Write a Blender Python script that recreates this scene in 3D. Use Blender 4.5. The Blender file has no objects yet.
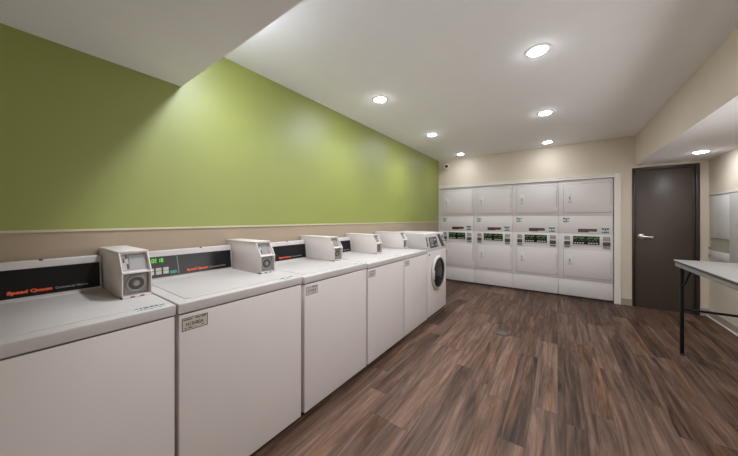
import bpy, bmesh, math, random
from mathutils import Vector, Matrix
random.seed(4)
C = bpy.context.scene.collection
PI = math.pi
CEIL, BULK, SOFF = 2.572, 2.228, 2.122
YB = 5.594            # plane of the back wall and of the dryer fronts

# ------------------------------------------------------------------ materials
def mat(name, col, rough=.5, metal=0, spec=.5, var=.03, scale=6, bump=0, bscale=200, coat=0):
    m = bpy.data.materials.new(name); m.use_nodes = True
    nt = m.node_tree; b = nt.nodes['Principled BSDF']
    b.inputs['Roughness'].default_value = rough; b.inputs['Metallic'].default_value = metal
    b.inputs['Specular IOR Level'].default_value = spec; b.inputs['Coat Weight'].default_value = coat
    tc = nt.nodes.new('ShaderNodeTexCoord')
    n = nt.nodes.new('ShaderNodeTexNoise'); n.inputs['Scale'].default_value = scale; n.inputs['Detail'].default_value = 4
    nt.links.new(tc.outputs['Object'], n.inputs['Vector'])
    r = nt.nodes.new('ShaderNodeValToRGB')
    r.color_ramp.elements[0].position = .3; r.color_ramp.elements[1].position = .7
    r.color_ramp.elements[0].color = [c * (1 - var) for c in col] + [1]
    r.color_ramp.elements[1].color = [min(1, c * (1 + var)) for c in col] + [1]
    nt.links.new(n.outputs['Fac'], r.inputs['Fac']); nt.links.new(r.outputs['Color'], b.inputs['Base Color'])
    if bump:
        n2 = nt.nodes.new('ShaderNodeTexNoise'); n2.inputs['Scale'].default_value = bscale
        nt.links.new(tc.outputs['Object'], n2.inputs['Vector'])
        bp = nt.nodes.new('ShaderNodeBump'); bp.inputs['Strength'].default_value = bump; bp.inputs['Distance'].default_value = .002
        nt.links.new(n2.outputs['Fac'], bp.inputs['Height']); nt.links.new(bp.outputs['Normal'], b.inputs['Normal'])
    return m
def emit(name, col, s):
    m = bpy.data.materials.new(name); m.use_nodes = True
    b = m.node_tree.nodes['Principled BSDF']
    b.inputs['Base Color'].default_value = (*[min(1, c * .5) for c in col], 1)
    b.inputs['Emission Color'].default_value = (*col, 1); b.inputs['Emission Strength'].default_value = s
    return m

M = {}
M['ceil'] = mat('ceiling_paint', (.905, .90, .925), .85, var=.01, bump=.05, bscale=295)
M['green'] = mat('green_paint', (.235, .262, .045), .5, var=.02, scale=2, bump=.08, bscale=180, spec=1)
M['beige'] = mat('beige_paint', (.60, .515, .415), .6, var=.02, scale=2, bump=.05)
M['band'] = mat('beige_lower_paint', (.335, .262, .18), .6, var=.02, scale=2)
M['trim'] = mat('trim_paint', (.72, .67, .61), .4, var=.01)
M['rail'] = mat('rail_paint', (.52, .47, .33), .5, var=.01)
M['base'] = mat('baseboard_vinyl', (.34, .29, .23), .5, var=.03)
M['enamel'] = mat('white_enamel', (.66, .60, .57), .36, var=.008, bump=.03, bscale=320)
M['enamel_dim'] = mat('white_enamel_dimmed', (.49, .452, .43), .45, spec=.25, var=.008)  # same enamel, colour darkened to offset strong light on the tops
M['dryer'] = mat('dryer_enamel', (.65, .60, .58), .4, var=.008)
M['gap_shade'] = mat('painted_gap_shade', (.10, .09, .085), .8)  # shade of the gaps under tops and machines, put in as dark colour
M['rim_shade'] = mat('door_edge_shade', (.20, .18, .175), .7)  # grey stands for the thin shadow line round the dryer doors
M['slate'] = mat('coin_plate_grey', (.36, .335, .315), .5)
M['black'] = mat('black_gloss_panel', (.012, .011, .012), .2, var=.1, spec=.22)
M['char'] = mat('charcoal_plastic', (.03, .029, .031), .3, var=.1)
M['orange'] = mat('orange_print', (.72, .09, .025), .5)
M['red'] = mat('red_print', (.16, .025, .022), .5)
M['grey'] = mat('grey_print', (.30, .29, .28), .5)
M['white'] = mat('white_print', (.62, .61, .58), .5)
M['cream'] = mat('plate_cream', (.52, .46, .38), .5)
M['ink'] = mat('ink_dark', (.06, .05, .045), .6)
M['pale'] = mat('plate_pale', (.52, .475, .44), .5)
M['faint'] = mat('ink_faded', (.20, .175, .16), .6)
M['teal'] = mat('teal_ink', (.008, .085, .075), .5)
M['tealbtn'] = mat('teal_button', (.01, .26, .17), .4)
M['btn'] = mat('grey_button', (.45, .43, .38), .5)
M['metal'] = mat('brushed_steel', (.30, .285, .27), .4, metal=.7, var=.06, scale=30)
M['zinc'] = mat('zinc_grey', (.24, .225, .21), .5, metal=.3, var=.05)
M['nickel'] = mat('satin_nickel', (.72, .69, .66), .28, metal=1, var=.03)
M['door'] = mat('dark_brown_door', (.068, .047, .035), .4, var=.05, scale=3, bump=.04)
M['dframe'] = mat('dark_frame_paint', (.030, .022, .018), .35, var=.05)
M['blackmetal'] = mat('black_steel', (.010, .009, .009), .5, spec=.2, var=.1)
M['laminate'] = mat('grey_laminate', (.30, .28, .26), .4, var=.02)
M['edge'] = mat('dark_edge_moulding', (.03, .027, .027), .5)
M['slide'] = mat('dark_coin_slide', (.09, .075, .07), .45, metal=.3)
M['apron'] = mat('grey_brown_apron', (.21, .18, .16), .5, var=.05)
M['cab'] = mat('white_gloss_laminate', (.62, .585, .55), .22, var=.01)
M['niche'] = mat('beige_laminate', (.36, .33, .25), .5, var=.02)
M['glass'] = mat('dark_door_glass', (.010, .009, .009), .15, var=.2, spec=.2)
M['green_led'] = emit('green_led', (.14, .80, .03), .6)
M['dot_led'] = emit('green_lit_key', (.07, .30, .05), .16)
M['yel_led'] = emit('yellow_lit_key', (.30, .26, .04), .15)
M['soffit_lamp'] = emit('soffit_lamp_diffuser', (.94, 1, 1.08), 62)
M['lamp'] = emit('lamp_diffuser', (.94, 1, 1.09), 128)

def floor_material():
    m = bpy.data.materials.new('wood_plank_vinyl'); m.use_nodes = True
    nt = m.node_tree; N = nt.nodes; L = nt.links; b = N['Principled BSDF']
    def math_(op, a, bb=None):
        n = N.new('ShaderNodeMath'); n.operation = op
        for i, v in enumerate((a, bb)):
            if v is None: continue
            if isinstance(v, (int, float)): n.inputs[i].default_value = v
            else: L.new(v, n.inputs[i])
        return n.outputs[0]
    tc = N.new('ShaderNodeTexCoord'); sp = N.new('ShaderNodeSeparateXYZ'); L.new(tc.outputs['Object'], sp.inputs[0])
    x, y = sp.outputs['X'], sp.outputs['Y']
    PW, PL = .150, 1.22
    u = math_('DIVIDE', x, PW); row = math_('FLOOR', u)
    wn = N.new('ShaderNodeTexWhiteNoise'); wn.noise_dimensions = '1D'; L.new(row, wn.inputs['W'])
    v = math_('ADD', math_('DIVIDE', y, PL), math_('MULTIPLY', wn.outputs['Value'], 7.3)); col = math_('FLOOR', v)
    cb = N.new('ShaderNodeCombineXYZ'); L.new(row, cb.inputs[0]); L.new(col, cb.inputs[1])
    w2 = N.new('ShaderNodeTexWhiteNoise'); w2.noise_dimensions = '2D'; L.new(cb.outputs[0], w2.inputs['Vector'])
    # grain, stretched along the plank, shifted per plank
    def grain(sx, sy, detail, rough=.6, dist=0):
        g = N.new('ShaderNodeCombineXYZ')
        L.new(math_('MULTIPLY', x, sx), g.inputs[0]); L.new(math_('MULTIPLY', y, sy), g.inputs[1])
        L.new(math_('MULTIPLY', w2.outputs['Value'], 60), g.inputs[2])
        n = N.new('ShaderNodeTexNoise'); n.inputs['Scale'].default_value = 1; n.inputs['Detail'].default_value = detail
        n.inputs['Roughness'].default_value = rough; n.inputs['Distortion'].default_value = dist
        L.new(g.outputs[0], n.inputs['Vector']); return n.outputs['Fac']
    g1, g2, g3 = grain(13, 1.1, 7, .68, 1.2), grain(48, 1.5, 5, .62, .6), grain(6, .9, 3)
    t = math_('ADD', math_('MULTIPLY', g1, .80), math_('ADD', math_('MULTIPLY', g2, .36), math_('MULTIPLY', w2.outputs['Value'], .15)))
    t = math_('ADD', math_('MULTIPLY', math_('ADD', t, -.65), 1.25), .53)
    r = N.new('ShaderNodeValToRGB'); cr = r.color_ramp
    cr.elements[0].position = .28; cr.elements[0].color = (.015, .008, .005, 1)
    cr.elements[1].position = .78; cr.elements[1].color = (.205, .121, .084, 1)
    e = cr.elements.new(.44); e.color = (.058, .031, .019, 1)
    e = cr.elements.new(.60); e.color = (.118, .068, .047, 1)
    L.new(t, r.inputs['Fac'])
    # warm tan streaks
    mr = N.new('ShaderNodeMapRange'); mr.inputs['From Min'].default_value = .54; mr.inputs['From Max'].default_value = .72
    L.new(g3, mr.inputs['Value'])
    mx = N.new('ShaderNodeMix'); mx.data_type = 'RGBA'
    L.new(math_('MULTIPLY', mr.outputs['Result'], 0.8), mx.inputs['Factor']); L.new(r.outputs['Color'], mx.inputs['A'])
    mm = N.new('ShaderNodeMix'); mm.data_type = 'RGBA'; mm.blend_type = 'MULTIPLY'; mm.inputs['Factor'].default_value = 1
    L.new(r.outputs['Color'], mm.inputs['A']); mm.inputs['B'].default_value = (1.25, 1.0, .62, 1)
    L.new(mm.outputs['Result'], mx.inputs['B'])
    # seams
    fu = math_('FRACT', u); fv = math_('FRACT', v)
    su = math_('LESS_THAN', math_('MINIMUM', fu, math_('SUBTRACT', 1, fu)), .010)
    sv = math_('LESS_THAN', math_('MINIMUM', fv, math_('SUBTRACT', 1, fv)), .0016)
    s = math_('MULTIPLY', math_('MAXIMUM', su, sv), .5)
    m2 = N.new('ShaderNodeMix'); m2.data_type = 'RGBA'; L.new(s, m2.inputs['Factor']); L.new(mx.outputs['Result'], m2.inputs['A'])
    m2.inputs['B'].default_value = (.02, .014, .011, 1)
    L.new(m2.outputs['Result'], b.inputs['Base Color'])
    rr = N.new('ShaderNodeMapRange'); rr.inputs['To Min'].default_value = .36; rr.inputs['To Max'].default_value = .56
    L.new(g1, rr.inputs['Value']); L.new(rr.outputs['Result'], b.inputs['Roughness'])
    b.inputs['Specular IOR Level'].default_value = .22
    bp = N.new('ShaderNodeBump'); bp.inputs['Strength'].default_value = .12; bp.inputs['Distance'].default_value = .002
    L.new(g2, bp.inputs['Height']); L.new(bp.outputs['Normal'], b.inputs['Normal'])
    return m
M['floor'] = floor_material()

# ------------------------------------------------------------------ mesh helpers
def merge(bm, t, mi=0):
    me = bpy.data.meshes.new('tmp')
    for f in t.faces: f.material_index = mi
    t.to_mesh(me); t.free(); bm.from_mesh(me); bpy.data.meshes.remove(me)
def box(bm, x0, x1, y0, y1, z0, z1, bev=0, seg=2, mi=0):
    t = bmesh.new(); bmesh.ops.create_cube(t, size=1)
    for v in t.verts:
        v.co = Vector(((x0 + x1) / 2 + v.co.x * (x1 - x0), (y0 + y1) / 2 + v.co.y * (y1 - y0), (z0 + z1) / 2 + v.co.z * (z1 - z0)))
    if bev: bmesh.ops.bevel(t, geom=list(t.edges), offset=bev, segments=seg, affect='EDGES', profile=.5)
    merge(bm, t, mi)
def prism(bm, prof, a0, a1, axis='Y', bev=0, mi=0):
    """closed outline prof [(p,q)] extruded along axis from a0 to a1: Y -> (p,a,q), X -> (a,p,q), Z -> (p,q,a)"""
    t = bmesh.new()
    f = {'Y': lambda p, q, a: (p, a, q), 'X': lambda p, q, a: (a, p, q), 'Z': lambda p, q, a: (p, q, a)}[axis]
    A = [t.verts.new(f(p, q, a0)) for p, q in prof]; B = [t.verts.new(f(p, q, a1)) for p, q in prof]
    n = len(prof); t.faces.new(A); t.faces.new(B[::-1])
    for i in range(n): t.faces.new((A[i], B[i], B[(i + 1) % n], A[(i + 1) % n]))
    bmesh.ops.recalc_face_normals(t, faces=t.faces)
    if bev: bmesh.ops.bevel(t, geom=list(t.edges), offset=bev, segments=2, affect='EDGES', profile=.5)
    merge(bm, t, mi)
def lathe(bm, prof, centre, axis='Z', seg=32, mi=0):
    """prof [(radius, height)] turned about axis through centre"""
    t = bmesh.new(); rings = []
    for r, h in prof:
        ring = []
        for i in range(seg if r > 1e-6 else 1):
            a = 2 * PI * i / seg; c, s = r * math.cos(a), r * math.sin(a)
            p = {'Z': (c, s, h), 'X': (h, c, s), 'Y': (c, h, s)}[axis]
            ring.append(t.verts.new(Vector(p) + Vector(centre)))
        rings.append(ring)
    for a, b in zip(rings, rings[1:]):
        for i in range(seg):
            j = (i + 1) % seg
            if len(a) == 1 and len(b) == 1: continue
            if len(a) == 1: t.faces.new((a[0], b[i], b[j]))
            elif len(b) == 1: t.faces.new((a[i], b[0], a[j]))
            else: t.faces.new((a[i], b[i], b[j], a[j]))
    bmesh.ops.recalc_face_normals(t, faces=t.faces); merge(bm, t, mi)
def tube(bm, pts, r, seg=10, mi=0):
    t = bmesh.new(); pts = [Vector(p) for p in pts]; rings = []
    for i, p in enumerate(pts):
        d = (pts[min(i + 1, len(pts) - 1)] - pts[max(i - 1, 0)]).normalized()
        up = Vector((0, 0, 1)) if abs(d.z) < .9 else Vector((1, 0, 0))
        a = d.cross(up).normalized(); b = d.cross(a)
        rings.append([t.verts.new(p + r * (a * math.cos(2 * PI * k / seg) + b * math.sin(2 * PI * k / seg))) for k in range(seg)])
    for A, B in zip(rings, rings[1:]):
        for k in range(seg): t.faces.new((A[k], B[k], B[(k + 1) % seg], A[(k + 1) % seg]))
    t.faces.new(rings[0]); t.faces.new(rings[-1][::-1])
    bmesh.ops.recalc_face_normals(t, faces=t.faces); merge(bm, t, mi)
def obj(name, bm, mats, parent=None, loc=None, smooth=True):
    me = bpy.data.meshes.new(name); bm.to_mesh(me); bm.free()
    for m in (mats if isinstance(mats, (list, tuple)) else [mats]): me.materials.append(m)
    if smooth:
        for p in me.polygons: p.use_smooth = True
        me.set_sharp_from_angle(angle=math.radians(32))
    o = bpy.data.objects.new(name, me); C.objects.link(o)
    if parent: o.parent = parent
    if loc: o.location = loc
    return o
def thing(name, label, cat, loc=(0, 0, 0), group=None):
    o = bpy.data.objects.new(name, None); C.objects.link(o); o.location = loc; o.empty_display_size = .2
    o['label'] = label; o['category'] = cat
    if group: o['group'] = group
    return o
def struct(name, bm, mats, parent=None, label=None):
    o = obj(name, bm, mats, parent, smooth=False)
    if not parent: o['kind'] = 'structure'
    return o
def NB(): return bmesh.new()
def frame(origin, ux, uy):
    """matrix taking a flat drawing (x right, y up, z out) onto a surface"""
    ux = Vector(ux).normalized(); uy = Vector(uy).normalized(); n = ux.cross(uy)
    m = Matrix((ux, uy, n)).transposed().to_4x4(); m.translation = Vector(origin); return m
def text_bm(s, size, mtx, width=None, bold=0, depth=.0004, bm=None, mi=0, shear=0):
    cu = bpy.data.curves.new('lettering', 'FONT'); cu.body = s; cu.size = size; cu.offset = bold; cu.extrude = depth; cu.shear = shear
    cu.resolution_u = 3
    o = bpy.data.objects.new('lettering_tmp', cu); C.objects.link(o)
    bpy.context.view_layer.update()
    me = bpy.data.meshes.new_from_object(o.evaluated_get(bpy.context.evaluated_depsgraph_get()))
    bpy.data.objects.remove(o); bpy.data.curves.remove(cu)
    xs = [v.co.x for v in me.vertices]; k = (width / (max(xs) - min(xs))) if width else 1; x0 = min(xs)
    for v in me.vertices: v.co.x = (v.co.x - x0) * k
    me.transform(mtx)
    for p in me.polygons: p.material_index = mi
    bm = bm or NB(); bm.from_mesh(me); bpy.data.meshes.remove(me); return bm
def flat(bm, mtx, x0, x1, y0, y1, h=.0006, mi=0):
    t = bmesh.new(); bmesh.ops.create_cube(t, size=1)
    for v in t.verts:
        v.co = mtx @ Vector(((x0 + x1) / 2 + v.co.x * (x1 - x0), (y0 + y1) / 2 + v.co.y * (y1 - y0), h / 2 + v.co.z * h))
    merge(bm, t, mi)
def scribble(bm, mtx, x0, x1, y, h, rnd, mi=0, dens=.85, z=.0007):
    """a line of print too small to read: short unequal strokes"""
    x = x0
    while x < x1 - h * .3:
        w = h * rnd.uniform(.45, 1.0)
        if rnd.random() < dens:
            t = min(x + w, x1)
            flat(bm, mtx, x, t, y + (0 if rnd.random() < .6 else h * .3), y + h * rnd.choice((1, 1, .7)), z, mi)
        x += w + h * .14
def dup(root, loc, label):
    r = root.copy(); C.objects.link(r); r.location = loc; r['label'] = label
    for ch in list(root.children):
        c = ch.copy(); C.objects.link(c); c.parent = r
        for g in list(ch.children):
            d = g.copy(); C.objects.link(d); d.parent = c
    return r
def rrect(x0, x1, y0, y1, r, n=6):
    pts = []
    for cx, cy, a in ((x1 - r, y1 - r, 0), (x0 + r, y1 - r, 90), (x0 + r, y0 + r, 180), (x1 - r, y0 + r, 270)):
        for i in range(n + 1):
            t = math.radians(a + 90 * i / n); pts.append((cx + r * math.cos(t), cy + r * math.sin(t)))
    return pts

# ------------------------------------------------------------------ the room
def wall_x(y): return -2.110 - .001 * y
Y0 = -3.2
b = NB(); box(b, -2.6, 2.6, Y0 - .2, 6.6, -.1, 0); struct('floor', b, M['floor'])
b = NB(); box(b, -2.6, 2.6, .745, 6.6, CEIL, CEIL + .1); struct('ceiling', b, M['ceil'])
b = NB(); box(b, -2.6, .955, Y0 - .2, .745, BULK, CEIL + .1); struct('ceiling_bulkhead', b, M['ceil'])
# left wall: beige below, green above a thin reveal
RAIL = 1.258
def left_slab(z0, z1, off=0, th=.15):
    b = NB()
    ya, yb = Y0 - .2, YB + .1
    prism(b, [(wall_x(ya) + off, ya), (wall_x(yb) + off, yb), (wall_x(yb) - th, yb), (wall_x(ya) - th, ya)], z0, z1, 'Z'); return b
b = left_slab(0, RAIL); t = left_slab(RAIL, CEIL + .1); merge(b, t, 1); struct('wall_left', b, [M['band'], M['green']])
b = left_slab(RAIL - .006, RAIL + .006, .006); struct('trim_2', b, M['rail'])
# back wall with the dryer opening and the door opening
DX0, DX1, DZ = -2.086, .716, 1.966
FX0, FX1, FZ = .919, 1.588, 2.083
b = NB()
box(b, -2.4, DX1, YB, YB + .12, DZ, CEIL + .1)
box(b, DX1, FX0, YB, YB + .12, 0, CEIL + .1)
box(b, FX0, FX1, YB, YB + .12, FZ, CEIL + .1)
box(b, FX1, 2.4, YB, YB + .12, 0, CEIL + .1)
struct('wall_back', b, M['beige'])
b = NB()        # the recess the dryers stand in
box(b, -2.4, .95, 6.42, 6.5, 0, 2.1); box(b, .80, .86, YB + .12, 6.45, 0, 2.1); box(b, -2.4, -2.2, YB + .12, 6.45, 0, 2.1); box(b, -2.4, .95, YB + .12, 6.45, DZ + .02, 2.1)
struct('wall_recess', b, M['beige'])
b = NB()
TW = .078
box(b, DX1, DX1 + TW, YB - .018, YB, 0, DZ + .06, .003)
box(b, -2.108, DX1 - .0005, YB - .018, YB, DZ, DZ + .06, .003)
box(b, -2.108, DX0, YB - .018, YB, 0, DZ, .003)
box(b, DX1 + TW - .018, DX1 + TW, YB - .024, YB - .017, 0, DZ + .06, .002)
box(b, -2.105, DX1 + TW, YB - .024, YB - .017, DZ + .044, DZ + .06, .002)
struct('trim_1', b, M['trim'])
XR = 1.668
WY0, WY1, WZ0, WZ1 = 1.3, 3.3, .95, 1.75        # made-up opening in the unseen right wall, lets world light in as fill
b = NB()
box(b, XR, XR + .12, Y0 - .2, WY0, 0, CEIL + .1); box(b, XR, XR + .12, WY1, YB + .1, 0, CEIL + .1)
box(b, XR, XR + .12, WY0, WY1, 0, WZ0); box(b, XR, XR + .12, WY0, WY1, WZ1, CEIL + .1)
struct('wall_right', b, M['beige'])
b = NB()                                       # front wall, with a bare opening added behind the camera for more fill
box(b, -2.4, .35, Y0 - .12, Y0, 0, CEIL + .1); box(b, 1.45, 2.4, Y0 - .12, Y0, 0, CEIL + .1); box(b, .35, 1.45, Y0 - .12, Y0, 1.5, CEIL + .1); box(b, .35, 1.45, Y0 - .12, Y0, 0, .10)
struct('wall_front', b, M['beige'])

# dropped soffit along the right wall: beige side, white underside
b = NB(); box(b, .955, XR, Y0, YB, SOFF, CEIL + .1)
for f in b.faces:
    f.material_index = 1 if f.normal.z < -.5 else 0
struct('wall_soffit', b, [M['beige'], M['ceil']])
b = NB(); box(b, DX1 + TW, FX0, YB - .012, YB, 0, .10, .003); box(b, FX1, XR, YB - .012, YB, 0, .10, .003); struct('baseboard_back', b, M['base'])
b = NB(); box(b, XR - .014, XR, Y0, YB - .012, 0, .095, .003); box(b, XR - .026, XR - .014, Y0, YB - .012, 0, .018, .004, mi=1)
struct('baseboard_right', b, [M['base'], M['trim']])

# door
d = bpy.data.objects.new('door_1', None); C.objects.link(d); d.location = (FX0, YB, 0); d['kind'] = 'structure'
d['label'] = 'dark brown flush door with a lever handle in the back wall'
W = FX1 - FX0
b = NB(); box(b, 0, .034, -.012, .10, 0, FZ, .003); box(b, W - .034, W, -.012, .10, 0, FZ, .003); box(b, .034, W - .034, -.012, .10, FZ - .036, FZ, .003)
box(b, .034, .046, .052, .10, 0, FZ - .036); box(b, W - .046, W - .034, .052, .10, 0, FZ - .036); box(b, .046, W - .046, .052, .10, FZ - .05, FZ - .036)
box(b, W - .062, W - .05, -.002, .016, .01, FZ - .04, .002)
obj('door_frame', b, M['dframe'], d)
b = NB(); box(b, .037, W - .037, .006, .05, .012, FZ - .039, .003); leaf = obj('door_leaf', b, M['door'], d)
b = NB(); hx, hz = .098, 1.055
lathe(b, [(0, .006), (.038, .006), (.039, .0), (.036, -.010), (.020, -.014), (.015, -.05), (0, -.05)], (hx, 0, hz), 'Y', 24)
tube(b, [(hx - .008, -.05, hz), (hx + .03, -.052, hz - .002), (hx + .075, -.050, hz - .006), (hx + .115, -.044, hz - .008)], .0125, 12)
obj('door_handle', b, M['nickel'], d)
b = NB(); box(b, .034, W - .034, .0, .10, 0, .012, .003); obj('threshold', b, M['dframe'], d)

# ------------------------------------------------------------------ downlights
BEAM = 36
def downlight(x, y, z, label, group=None, k=1):
    t = thing('downlight', label, 'ceiling light', (x, y, z), group)
    b = NB(); lathe(b, [(.058, 0), (.084, 0), (.083, -.0025), (.074, -.004), (.060, -.0045), (.058, -.003)], (0, 0, 0), 'Z', 40)
    obj('trim_ring', b, M['ceil'], t)
    b = NB(); lathe(b, [(.0585, -.003), (.057, -.006), (.048, -.010), (.025, -.013), (0, -.014)], (0, 0, 0), 'Z', 32)
    obj('diffuser', b, M['lamp' if z > 2.3 and k > .5 else 'soffit_lamp'], t)
    L = bpy.data.lights.new('downlight_beam', 'SPOT'); L.energy = BEAM * k; L.spot_size = math.radians(150); L.spot_blend = 1; L.shadow_soft_size = .06
    L.color = (.94, 1, 1.09)
    o = bpy.data.objects.new('downlight_beam', L); C.objects.link(o); o.parent = t; o.location = (0, 0, -.022); return t
for row, xs in (('left', (-1.521, -1.524, -1.540)), ('right', (-.122, -.123, -.136))):
    for k, (x, y) in enumerate(zip(xs, (2.346, 3.775, 5.232))):
        downlight(x, y, CEIL, 'round white ceiling downlight, %s of the %s row' % (
            ('nearest', 'middle one', 'farthest')[k], row), 'ceiling downlights', k=(1, 1, .17)[k])
# the same two rows and the soffit row run on outside the frame
downlight(-1.52, .918, CEIL, 'round white ceiling downlight of the left row, hidden behind the edge of the lower ceiling')
downlight(-.122, .918, CEIL, 'round white ceiling downlight of the right row, just above the top of the frame')
downlight(1.40, 3.45, SOFF, 'round white downlight in the dropped soffit above the folding table, outside the frame', k=.2)
downlight(1.40, 4.90, SOFF, 'round white downlight in the dropped soffit above the brown door', k=.2)

# ------------------------------------------------------------------ top-load washers
XF = -1.370
def washer(y0, w, H, label, seed, digits):
    rnd = random.Random(seed)
    t = thing('top_load_washer', label, 'washing machine', (XF - .3, y0, 0), 'top-load washers along the green wall')
    X = lambda v: v + .3                                   # local x measured from the front plane
    BK = wall_x(y0 + w) + .006 - XF                        # the back, just off the wall
    BK = max(BK, wall_x(y0) + .006 - XF)
    b = NB(); box(b, X(BK), X(-.016), .004, w - .004, .022, H - .052, .004); obj('cabinet', b, M['enamel'], t)
    b = NB(); box(b, X(-.018), X(0), .003, w - .003, .024, H - .053, .006, 3); obj('front_panel', b, M['enamel'], t)
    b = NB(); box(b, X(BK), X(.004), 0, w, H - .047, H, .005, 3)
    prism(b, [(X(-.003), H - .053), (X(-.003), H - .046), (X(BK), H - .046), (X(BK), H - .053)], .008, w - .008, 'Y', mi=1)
    obj('work_top', b, [M['enamel_dim'], M['gap_shade']], t)
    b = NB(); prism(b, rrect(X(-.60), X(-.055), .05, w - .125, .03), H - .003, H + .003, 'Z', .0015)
    obj('lid', b, M['enamel_dim'], t)
    for fx in (-.05, BK + .05):
        for fy in (.05, w - .05):
            b = NB(); lathe(b, [(0, 0), (.02, 0), (.022, .006), (.012, .010), (.012, .024), (0, .024)], (X(fx), fy, 0), 'Z', 12)
            obj('foot', b, M['black'], t)
    # console with its tilted black panel
    bw = .112; bx1 = w - .008; bx0 = bx1 - bw; cy1 = bx0 - .004
    P0 = Vector((X(-.640), 0, H)); P1 = Vector((X(-.662), 0, H + .172))
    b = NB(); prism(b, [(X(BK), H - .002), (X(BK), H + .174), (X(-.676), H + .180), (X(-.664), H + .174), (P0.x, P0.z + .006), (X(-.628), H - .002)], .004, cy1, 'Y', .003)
    con = obj('console', b, M['enamel_dim'], t)
    up = (P1 - P0).normalized()
    F = frame((P0.x, 0, P0.z), (0, 1, 0), up)              # drawing x = along the row, y = up the slope
    pa, pb = .024, cy1 - .008
    b = NB(); flat(b, F, pa, pb, .014, .144, .003); obj('control_panel', b, M['black'], con)
    b = NB()
    Fz = F @ Matrix.Translation((0, 0, .0032))
    bf = NB(); flat(bf, F, pa - .006, pa, .008, .150, .004); flat(bf, F, pb, pb + .006, .008, .150, .004); flat(bf, F, pa, pb, .144, .150, .004); flat(bf, F, pa, pb, .008, .014, .004)
    obj('panel_frame', bf, M['enamel_dim'], con)
    # slanted grey graphic, divider line, digits, keys
    dv = .216
    b = NB(); prism(b, [(dv, .136), (dv + .003, .136), (dv + .011, .022), (dv + .008, .022)], 0, .0006, 'Z'); bmesh.ops.transform(b, matrix=Fz, verts=b.verts); obj('panel_line', b, M['grey'], con)
    b = text_bm('Speed Queen', .020, Fz @ Matrix.Translation((.270, .033, 0)), .132, .0011); obj('lettering', b, M['orange'], con)
    b = text_bm('Commercial Washer', .0135, Fz @ Matrix.Translation((.412, .0335, 0)), .112, .0002); obj('lettering', b, M['grey'], con)
    SEG = {'0': 'abcdef', '1': 'bc', 'E': 'adefg', '8': 'abcdefg', ' ': ''}
    b = NB()
    for k, ch in enumerate(digits):
        ox = .086 + k * .0155; oy = .109; s = .0085; h = .0105; q = .0024
        R_ = {'a': (0, s, 2 * h - q / 2, 2 * h + q / 2), 'g': (0, s, h - q / 2, h + q / 2), 'd': (0, s, -q / 2, q / 2), 'f': (-q / 2, q / 2, h, 2 * h), 'e': (-q / 2, q / 2, 0, h), 'b': (s - q / 2, s + q / 2, h, 2 * h), 'c': (s - q / 2, s + q / 2, 0, h)}
        for sname in SEG[ch]: x0, x1, y0_, y1_ = R_[sname]; flat(b, Fz, ox + x0, ox + x1, oy + y0_, oy + y1_, .0008)
    if digits.strip(): obj('display', b, M['green_led'], con)
    else: b.free()
    for k in range(3):
        b = NB(); flat(b, Fz, .066 + k * .0375, .094 + k * .0375, .034, .054, .002); flat(b, Fz, .066 + k * .0375, .094 + k * .0375, .057, .074, .002)
        obj('key', b, M['btn'], con)
    b = NB(); prism(b, rrect(.176, .214, .030, .048, .007), .0, .002, 'Z'); bmesh.ops.transform(b, matrix=Fz, verts=b.verts)
    obj('start_key', b, M['tealbtn'], con)
    b = NB(); lathe(b, [(0, .005), (.006, .004), (.008, 0), (.008, -.005)], (X(-.672), cy1 * .64, H + .178), 'Z', 12); obj('console_screw', b, M['ink'], con)
    # coin box
    fx = -.275
    prof = [(X(fx), H), (X(fx), H + .122), (X(fx - .058), H + .212), (X(BK), H + .212), (X(BK), H)]
    rec = [(X(fx - .028), H + .004), (X(fx - .028), H + .120), (X(fx - .082), H + .206), (X(BK + .01), H + .206), (X(BK + .01), H + .004)]
    b = NB(); e = .005
    prism(b, prof, bx0, bx0 + e, 'Y', .0015); prism(b, prof, bx1 - e, bx1, 'Y', .0015)
    prism(b, rec, bx0 + e * .9, bx1 - e * .9, 'Y')
    prism(b, [(X(fx - .060), H + .206), (X(fx - .055), H + .218), (X(BK), H + .219), (X(BK), H + .206)], bx0 - .002, bx1 + .002, 'Y', .002)
    box(b, X(fx - .04), X(fx + .002), bx0, bx1, H + .116, H + .124, .0015)
    box(b, X(fx - .04), X(fx), bx0, bx1, H, H + .012, .0015)
    cb = obj('coin_box', b, M['enamel'], t)
    # upper recess: slanted coin mechanism; lower recess: money door with round lock
    sl = Vector((-.054, 0, .094)).normalized()
    U = frame((X(fx - .028), bx0, H + .120), (0, 1, 0), sl)
    Ux = U
    b = NB(); flat(b, Ux, .010, .034, .010, .090, .004); flat(b, Ux, .037, bw - .012, .010, .090, .002, 1); obj('coin_slot_plate', b, [M['slate'], M['zinc']], cb)
    b = NB(); flat(b, Ux, .026, .033, .016, .042, .006); flat(b, Ux, .024, .031, .070, .088, .006); flat(b, Ux, .014, .02, .05, .07, .006); obj('coin_slot', b, M['ink'], cb)
    V_ = frame((X(fx - .028), bx0, H), (0, 1, 0), (0, 0, 1))
    b = NB(); flat(b, V_, .010, bw - .010, .018, .112, .005); flat(b, V_, .013, bw - .013, .021, .109, .0058, 1); obj('money_door', b, [M['ink'], M['zinc']], cb)
    cy, cz = bx0 + bw * .5, H + .066
    b = NB(); lathe(b, [(.040, 0), (.040, .006), (.036, .008), (.033, .006), (.030, .006), (.026, .009), (.018, .009), (.015, .006), (.013, .006), (.010, .011), (0, .011)], (X(fx - .023), cy, cz), 'X', 32)
    lathe(b, [(.030, .0065), (.026, .0095), (.018, .0095), (.015, .0065)], (X(fx - .023), cy, cz), 'X', 32, 1)
    obj('box_lock', b, [M['metal'], M['ink']], cb)
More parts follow.
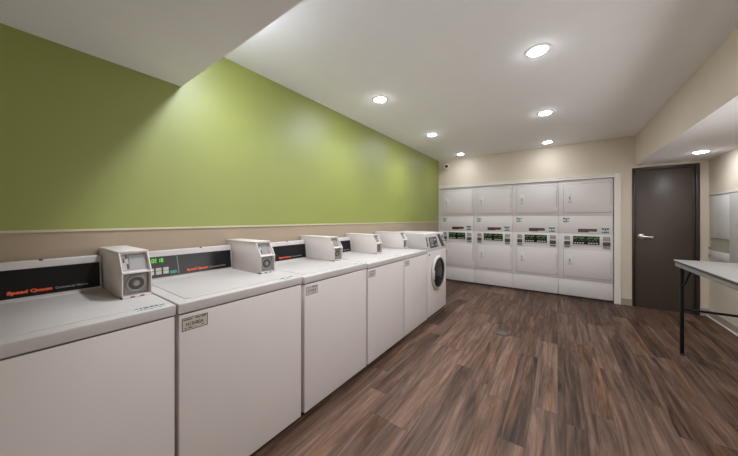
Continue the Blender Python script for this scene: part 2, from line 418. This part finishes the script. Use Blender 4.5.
    b = NB(); flat(b, V_, .03, .046, .003, .009, .0295); flat(b, V_, .066, .082, .003, .009, .0295); obj('coin_return', b, M['ink'], cb)
    # stickers: the notice on the top, the id plate on the front
    S = frame((X(-.010), w - .130, H + .0001), (0, 1, 0), (-1, 0, 0))
    b = NB(); flat(b, S, 0, .108, 0, .056, .0005)
    scribble(b, S, .003, .105, .031, .021, rnd, 1, 1); scribble(b, S, .003, .105, .004, .015, rnd, 1, .95)
    obj('notice_sticker', b, [M['white'], M['teal']], t)
    Q = frame((X(.0002), .014, H - .128), (0, 1, 0), (0, 0, 1))
    b = NB(); pw, ph = .108, .058
    flat(b, Q, 0, pw, 0, ph, .0005)
    for a in ((0, pw, 0, .003), (0, pw, ph - .003, ph), (0, .003, 0, ph), (pw - .003, pw, 0, ph)): flat(b, Q, *a, .0009, 1)
    scribble(b, Q, .006, .042, .044, .008, rnd, 1, .95, .0009); scribble(b, Q, .052, .100, .044, .009, rnd, 1, 1, .0009)
    text_bm('H13H82A', .022, Q @ Matrix.Translation((.016, .020, .0007)), .074, .0006, bm=b, mi=1)
    scribble(b, Q, .012, .09, .008, .006, rnd, 1, .6, .0009)
    obj('id_plate', b, [M['cream'], M['ink']] if digits.strip() else [M['pale'], M['faint']], t)
    return t
washer(-.238, .700, .943, 'white top-load washer nearest the camera, cut off by the left edge of the photo', 1, '0E18')
washer(.471, .697, .941, 'white top-load washer with green lit digits showing on its black panel', 2, '0E18')
washer(1.189, .710, .932, 'white top-load washer between the one with green digits and the two beside the front-loader', 3, '    ')
washer(1.912, .680, .921, 'white top-load washer second from the front-load washer in the row', 4, '    ')
washer(2.600, .624, .921, 'white top-load washer right beside the front-load washer with the round door', 5, '    ')

# ------------------------------------------------------------------ front-load washer
def front_loader():
    y0, w, H = 3.235, .70, 1.122
    t = thing('front_load_washer', 'white front-load washer with a round dark glass door at the row end', 'washing machine', (XF - .3, y0, 0))
    X = lambda v: v + .3
    BK = wall_x(y0 + w) + .05 - XF + .02
    b = NB(); box(b, X(BK), X(-.012), .004, w - .004, .03, .90, .005); obj('cabinet', b, M['enamel_dim'], t)
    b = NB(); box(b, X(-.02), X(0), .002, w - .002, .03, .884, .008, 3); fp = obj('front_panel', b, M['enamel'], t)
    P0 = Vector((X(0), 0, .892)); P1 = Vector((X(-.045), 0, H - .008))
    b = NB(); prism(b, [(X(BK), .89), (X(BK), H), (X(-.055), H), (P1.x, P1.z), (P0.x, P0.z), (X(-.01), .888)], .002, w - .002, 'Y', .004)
    con = obj('console', b, M['enamel_dim'], t)
    F = frame(P0, (0, 1, 0), P1 - P0)
    b = NB(); prism(b, rrect(.115, .385, .035, .180, .012), 0, .004, 'Z'); bmesh.ops.transform(b, matrix=F, verts=b.verts); obj('display_panel', b, M['char'], con)
    b = NB(); flat(b, F, .135, .245, .095, .165, .0046); obj('display', b, M['zinc'], con)
    for kx, ky in ((.27, .13), (.30, .13), (.33, .13), (.15, .06), (.18, .06), (.21, .06), (.30, .06), (.34, .06)):
        b = NB(); flat(b, F, kx, kx + .018, ky, ky + .022, .006); obj('key', b, M['btn'], con)
    b = NB(); flat(b, F, .02, .055, .06, .19, .005, 0); flat(b, F, .025, .05, .135, .18, .007, 1); flat(b, F, .025, .05, .07, .10, .007, 1); obj('coin_slot_plate', b, [M['zinc'], M['ink']], con)
    b = NB(); prism(b, [(.43, .21), (.53, .21), (.64, .03), (.54, .03)], 0, .005, 'Z'); bmesh.ops.transform(b, matrix=F, verts=b.verts); bmesh.ops.recalc_face_normals(b, faces=b.faces); obj('card_reader', b, M['char'], con)
    b = NB(); flat(b, F, .595, .66, .14, .19, .005); flat(b, F, .60, .66, .1, .12, .005); obj('payment_label', b, M['zinc'], con)
    b = NB(); lathe(b, [(.012, 0), (.012, .004), (.008, .006), (0, .006)], (X(0), .06, .845), 'X', 16); obj('service_lock', b, M['ink'], t)
    # door
    cy, cz = .345, .572
    b = NB(); lathe(b, [(.232, 0), (.236, .012), (.232, .022), (.222, .032), (.214, .034), (.208, .030), (.204, .020), (.202, .004)], (X(0), cy, cz), 'X', 56)
    dr = obj('door', b, M['enamel_dim'], t)
    b = NB(); lathe(b, [(.202, .010), (.17, .014), (.12, .017), (.06, .019), (0, .020)], (X(0), cy, cz), 'X', 48); obj('door_glass', b, M['glass'], dr)
    b = NB(); lathe(b, [(.200, .010), (.206, .024), (.202, .028), (.192, .020), (.192, .010)], (X(0), cy, cz), 'X', 48); obj('door_gasket', b, M['char'], dr)
    b = NB(); box(b, X(.022), X(.044), cy - .222, cy - .196, cz - .06, cz + .06, .006); obj('door_handle', b, M['enamel_dim'], dr)
    b = NB(); box(b, X(BK + .04), X(-.03), .03, w - .03, 0, .032); obj('plinth', b, M['gap_shade'], t)
front_loader()

# ------------------------------------------------------------------ stacked dryers (one built, three copied)
DWD, PITCH = .697, .698
def stack_dryer(x0, label):
    rnd = random.Random(12)
    t = thing('stack_dryer', label, 'dryer', (x0 + DWD / 2, YB + .35, 0), 'stacked dryers in the back wall recess')
    O = (-DWD / 2, -.35)
    def bx(b, x0, x1, y0, y1, z0, z1, bev=0, mi=0): box(b, x0 + O[0], x1 + O[0], y0 + O[1], y1 + O[1], z0, z1, bev, 2, mi)
    def fr(x, z, y=0): return frame((x + O[0], y + O[1], z), (1, 0, 0), (0, 0, 1))
    w = DWD; T = 1.962
    b = NB(); bx(b, .004, w - .004, .02, .70, .03, T - .002, .004); obj('cabinet', b, M['dryer'], t)
    b = NB(); bx(b, 0.001, w - .001, .004, .024, 1.368, T, .003); obj('upper_front', b, M['dryer'], t)
    b = NB(); bx(b, 0.001, w - .001, .004, .024, 1.070, 1.365, .003); obj('upper_panel', b, M['dryer'], t)
    b = NB(); bx(b, 0.001, w - .001, .004, .024, .299, 1.067, .003); obj('lower_front', b, M['dryer'], t)
    b = NB(); bx(b, 0.001, w - .001, .006, .024, .034, .2965, .003); obj('base_panel', b, M['dryer'], t)
    b = NB(); bx(b, .02, w - .02, .04, .66, 0, .034); obj('plinth', b, M['gap_shade'], t)
    for nm, z0, z1, hz_ in (('upper_door', 1.418, 1.897, 1.668), ('lower_door', .350, .812, .628)):
        b = NB(); bx(b, .066, .672, .0015, .010, z0 - .002, z1 + .002, .001); rim = b
        o = obj(nm, rim, M['rim_shade'], t)
        b = NB(); bx(b, .070, .668, -.007, .006, z0 + .002, z1 - .002, .004); obj('door_panel', b, M['dryer'], o)
        b = NB(); bx(b, .118, .186, -.010, -.004, hz_ - .085, hz_ + .085, .003); bx(b, .124, .180, -.0115, -.0095, hz_ - .078, hz_ + .078, .001); obj('handle_plate', b, M['dryer'], o)
        b = NB(); bx(b, .144, .158, -.018, -.009, hz_ - .025, hz_ + .025, .003); bx(b, .128, .140, -.0122, -.011, hz_ - .066, hz_ - .058); bx(b, .160, .172, -.0122, -.011, hz_ - .066, hz_ - .058); obj('handle', b, M['zinc'], o)
        for k in (0, 1):
            z = z0 + .07 + k * (z1 - z0 - .14)
            b = NB(); bx(b, .668, .678, -.006, .006, z - .03, z + .03, .002); obj('hinge', b, M['dryer'], o)
    # control cluster
    b = NB(); bx(b, .178, .548, -.006, .008, .872, 1.052, .004); pn = obj('control_panel', b, M['dryer'], t)
    b = NB(); bx(b, .196, .534, -.009, -.004, .898, 1.034, .002); obj('display_panel', b, M['black'], pn)
    Fd = fr(.196, .898, -.009)
    bg, by, bw_ = NB(), NB(), NB()
    for side in (0, 1):
        ox = .012 + side * .176
        for k in range(5): flat(bg if (k + side) % 3 else by, Fd, ox + k * .028, ox + k * .028 + .019, .088 + .01 * ((k * 7) % 3), .112 + .005 * ((k * 5) % 3), .001)
        for k in range(3): flat(bg, Fd, ox + .02 + k * .04, ox + .038 + k * .04, .062, .072, .001)
        for k in range(4): flat(bw_, Fd, ox + .004 + k * .034, ox + .028 + k * .034, .014, .034, .001)
    obj('lit_keys', bg, M['dot_led'], pn); obj('yellow_keys', by, M['yel_led'], pn); obj('white_keys', bw_, M['btn'], pn)
    for x0_, x1_ in ((.070, .164), (.566, .668)):
        b = NB(); bx(b, x0_, x1_, -.010, .008, .838, 1.048, .004)
        cs = obj('coin_slot_plate', b, M['dryer'], t)
        b = NB(); bx(b, x0_ + .008, x1_ - .008, -.013, -.008, .966, 1.036, .001); obj('price_label', b, M['laminate'], cs)
        b = NB(); bx(b, x0_ + .006, x1_ - .006, -.022, -.008, .885, .948, .003); bx(b, x0_ + .012, x1_ - .012, -.014, -.008, .850, .868, .001); obj('coin_slide', b, M['slide'], cs)
        b = NB(); bx(b, x0_ + .022, x0_ + .034, -.0235, -.0215, .89, .942); bx(b, x0_ + .046, x0_ + .058, -.0235, -.0215, .89, .942); bx(b, x0_ + .068, x0_ + .08, -.0235, -.0215, .89, .942); obj('coin_slot', b, M['ink'], cs)
    B = fr(.262, 1.098, .004)
    b = NB(); flat(b, B, 0, .240, .012, .056, .002); flat(b, B, 0, .14, .0, .0125, .002); bd = obj('badge', b, M['char'], t)
    b = text_bm('Speed Queen', .036, B @ Matrix.Translation((.014, .024, .0024)), .20, .0012); obj('lettering', b, M['red'], bd)
    for (sx, sz) in ((.060, 1.252), (.556, 1.084)):
        S = fr(sx, sz, .004)
        b = NB(); flat(b, S, 0, .094, 0, .088, .0006)
        scribble(b, S, .003, .091, .046, .039, rnd, 1, 1); scribble(b, S, .004, .090, .006, .028, rnd, 1, 1)
        obj('notice_sticker', b, [M['white'], M['teal']], t)
    return t
xs = [-2.082 + k * PITCH for k in range(4)]
labs = ['white stacked dryer nearest the green wall, partly hidden behind the front-load washer',
        'white stacked dryer second from the green wall in the back row',
        'white stacked dryer third from the green wall in the back row',
        'white stacked dryer nearest the brown door in the back row']
d0 = stack_dryer(xs[0], labs[0])
for k in (1, 2, 3): dup(d0, (xs[k] + DWD / 2, YB + .35, 0), labs[k])

# ------------------------------------------------------------------ security camera in the corner
t = thing('security_camera', 'small white security camera with a dark lens high in the back left corner', 'camera', (-1.93, YB, 2.44))
b = NB(); lathe(b, [(0, 0), (.042, 0), (.043, -.012), (.038, -.022), (.02, -.026), (0, -.026)], (0, 0, 0), 'Y', 24); obj('mount', b, M['trim'], t)
b = NB(); lathe(b, [(.001, .05), (.026, .048), (.034, .03), (.036, 0), (.034, -.03), (.028, -.038), (.024, -.036)], (0, 0, 0), 'Y', 24)
rot = Matrix.Translation((.014, -.085, -.014)) @ Matrix.Scale(1.45, 4) @ Matrix.Rotation(math.radians(24), 4, 'Z') @ Matrix.Rotation(math.radians(14), 4, 'X')
bmesh.ops.transform(b, matrix=rot, verts=b.verts); obj('body', b, M['trim'], t)
b = NB(); lathe(b, [(.0245, -.034), (.022, -.040), (.012, -.046), (0, -.048)], (0, 0, 0), 'Y', 20); bmesh.ops.transform(b, matrix=rot, verts=b.verts); obj('lens', b, M['black'], t)

# ------------------------------------------------------------------ folding table by the right wall
t = thing('folding_table', 'tall folding table with grey laminate top and black steel legs by the right wall', 'table', (1.27, 2.95, 0))
TX0, TX1, TY0, TY1, TZ = .940, 1.560, 2.05, 3.925, .914
O = Vector((1.27, 2.95, 0))
def tb(b, x0, x1, y0, y1, z0, z1, bev=0, mi=0): box(b, x0 - O.x, x1 - O.x, y0 - O.y, y1 - O.y, z0, z1, bev, 2, mi)
b = NB(); prism(b, rrect(TX0 - O.x, TX1 - O.x, TY0 - O.y, TY1 - O.y, .012), TZ - .008, TZ, 'Z', .002); obj('tabletop', b, M['laminate'], t)
b = NB(); prism(b, rrect(TX0 + .002 - O.x, TX1 - .002 - O.x, TY0 + .002 - O.y, TY1 - .002 - O.y, .012), TZ - .022, TZ - .0075, 'Z', .002); obj('edge_moulding', b, M['edge'], t)
b = NB()
tb(b, TX0 + .010, TX0 + .022, TY0 + .012, TY1 - .012, TZ - .062, TZ - .021, .003); tb(b, TX1 - .022, TX1 - .010, TY0 + .012, TY1 - .012, TZ - .062, TZ - .021, .003)
tb(b, TX0 + .010, TX1 - .010, TY0 + .012, TY0 + .024, TZ - .062, TZ - .021, .003); tb(b, TX0 + .010, TX1 - .010, TY1 - .024, TY1 - .012, TZ - .062, TZ - .021, .003)
obj('apron', b, M['apron'], t)
for ly, sgn in ((TY1 - .075, -1), (TY0 + .075, 1)):
    for lx in (TX0 + .040, TX1 - .040):
        b = NB(); tb(b, lx - .0125, lx + .0125, ly - .0125, ly + .0125, .012, TZ - .025, .003); lg = obj('leg', b, M['blackmetal'], t)
        b = NB(); tb(b, lx - .015, lx + .015, ly - .015, ly + .015, 0, .02, .003); obj('foot_cap', b, M['ink'], lg)
        b = NB(); tube(b, [Vector((lx, ly + sgn * .006, .665)) - O, Vector((lx, ly + sgn * .10, .725)) - O, Vector((lx, ly + sgn * .235, .872)) - O], .008); obj('brace', b, M['blackmetal'], t)
    b = NB(); tb(b, TX0 + .046, TX1 - .046, ly - .010, ly + .010, .437, .457, .003); obj('crossbar', b, M['blackmetal'], t)

# ------------------------------------------------------------------ white panel behind the table
t = thing('wall_panel', 'white glossy panel with a beige inset strip on the right wall behind the table', 'panel', (XR, 4.6, 0))
def cb(b, x0, x1, y0, y1, z0, z1, bev=0, mi=0): box(b, x0, x1, y0 - 4.6, y1 - 4.6, z0, z1, bev, 2, mi)
YA, YM, YZ = 5.51, 5.00, 4.36
b = NB()
cb(b, -.020, 0, YM, YA, 1.072, 1.622, .003); cb(b, -.020, 0, YM, YA, .80, .900, .003)
cb(b, -.022, 0, YZ, YM, .80, 1.622, .003); obj('sheet', b, M['cab'], t)
b = NB(); cb(b, -.026, 0, YZ, YA + .004, 1.622, 1.640, .003); obj('top_strip', b, M['cab'], t)
b = NB(); cb(b, -.010, 0, YM, YA, .898, 1.074); obj('inset_strip', b, M['niche'], t)
for z in (.83, .93):
    b = NB(); cb(b, -.026, -.002, YA - .002, YA + .014, z - .018, z + .018, .003); obj('clip', b, M['zinc'], t)

# ------------------------------------------------------------------ floor drain
t = thing('floor_drain', 'small round metal drain cover set in the wood-look floor', 'drain', (-.52, 3.39, 0))
b = NB(); lathe(b, [(.050, .0005), (.050, .004), (.060, .006), (.078, .004), (.082, .0)], (0, 0, 0), 'Z', 32); obj('rim', b, M['ink'], t)
b = NB(); lathe(b, [(.0505, .001), (.048, .004), (.02, .005), (0, .005)], (0, 0, 0), 'Z', 32); obj('cover', b, M['slide'], t)

# ------------------------------------------------------------------ camera, world, view
cam = bpy.data.cameras.new('camera'); co = bpy.data.objects.new('camera', cam); C.objects.link(co)
co.location = (0, 0, 1.32); co.rotation_euler = (PI / 2, 0, math.radians(35.36))
cam.sensor_fit = 'HORIZONTAL'; cam.sensor_width = 36; cam.lens = 265.9 / 738 * 36
cam.shift_y = -(228 - 218.7) / 738; cam.clip_start = .02
sc = bpy.context.scene; sc.camera = co
w = bpy.data.worlds.new('world'); sc.world = w; w.use_nodes = True
w.node_tree.nodes['Background'].inputs[0].default_value = (1, .965, .93, 1); w.node_tree.nodes['Background'].inputs[1].default_value = 3.15
vs = sc.view_settings; vs.view_transform = 'Standard'; vs.look = 'None'; vs.gamma = 1; vs.exposure = .62; vs.use_curve_mapping = False
sc.cycles.max_bounces = 10; sc.cycles.diffuse_bounces = 8; sc.cycles.use_denoising = True
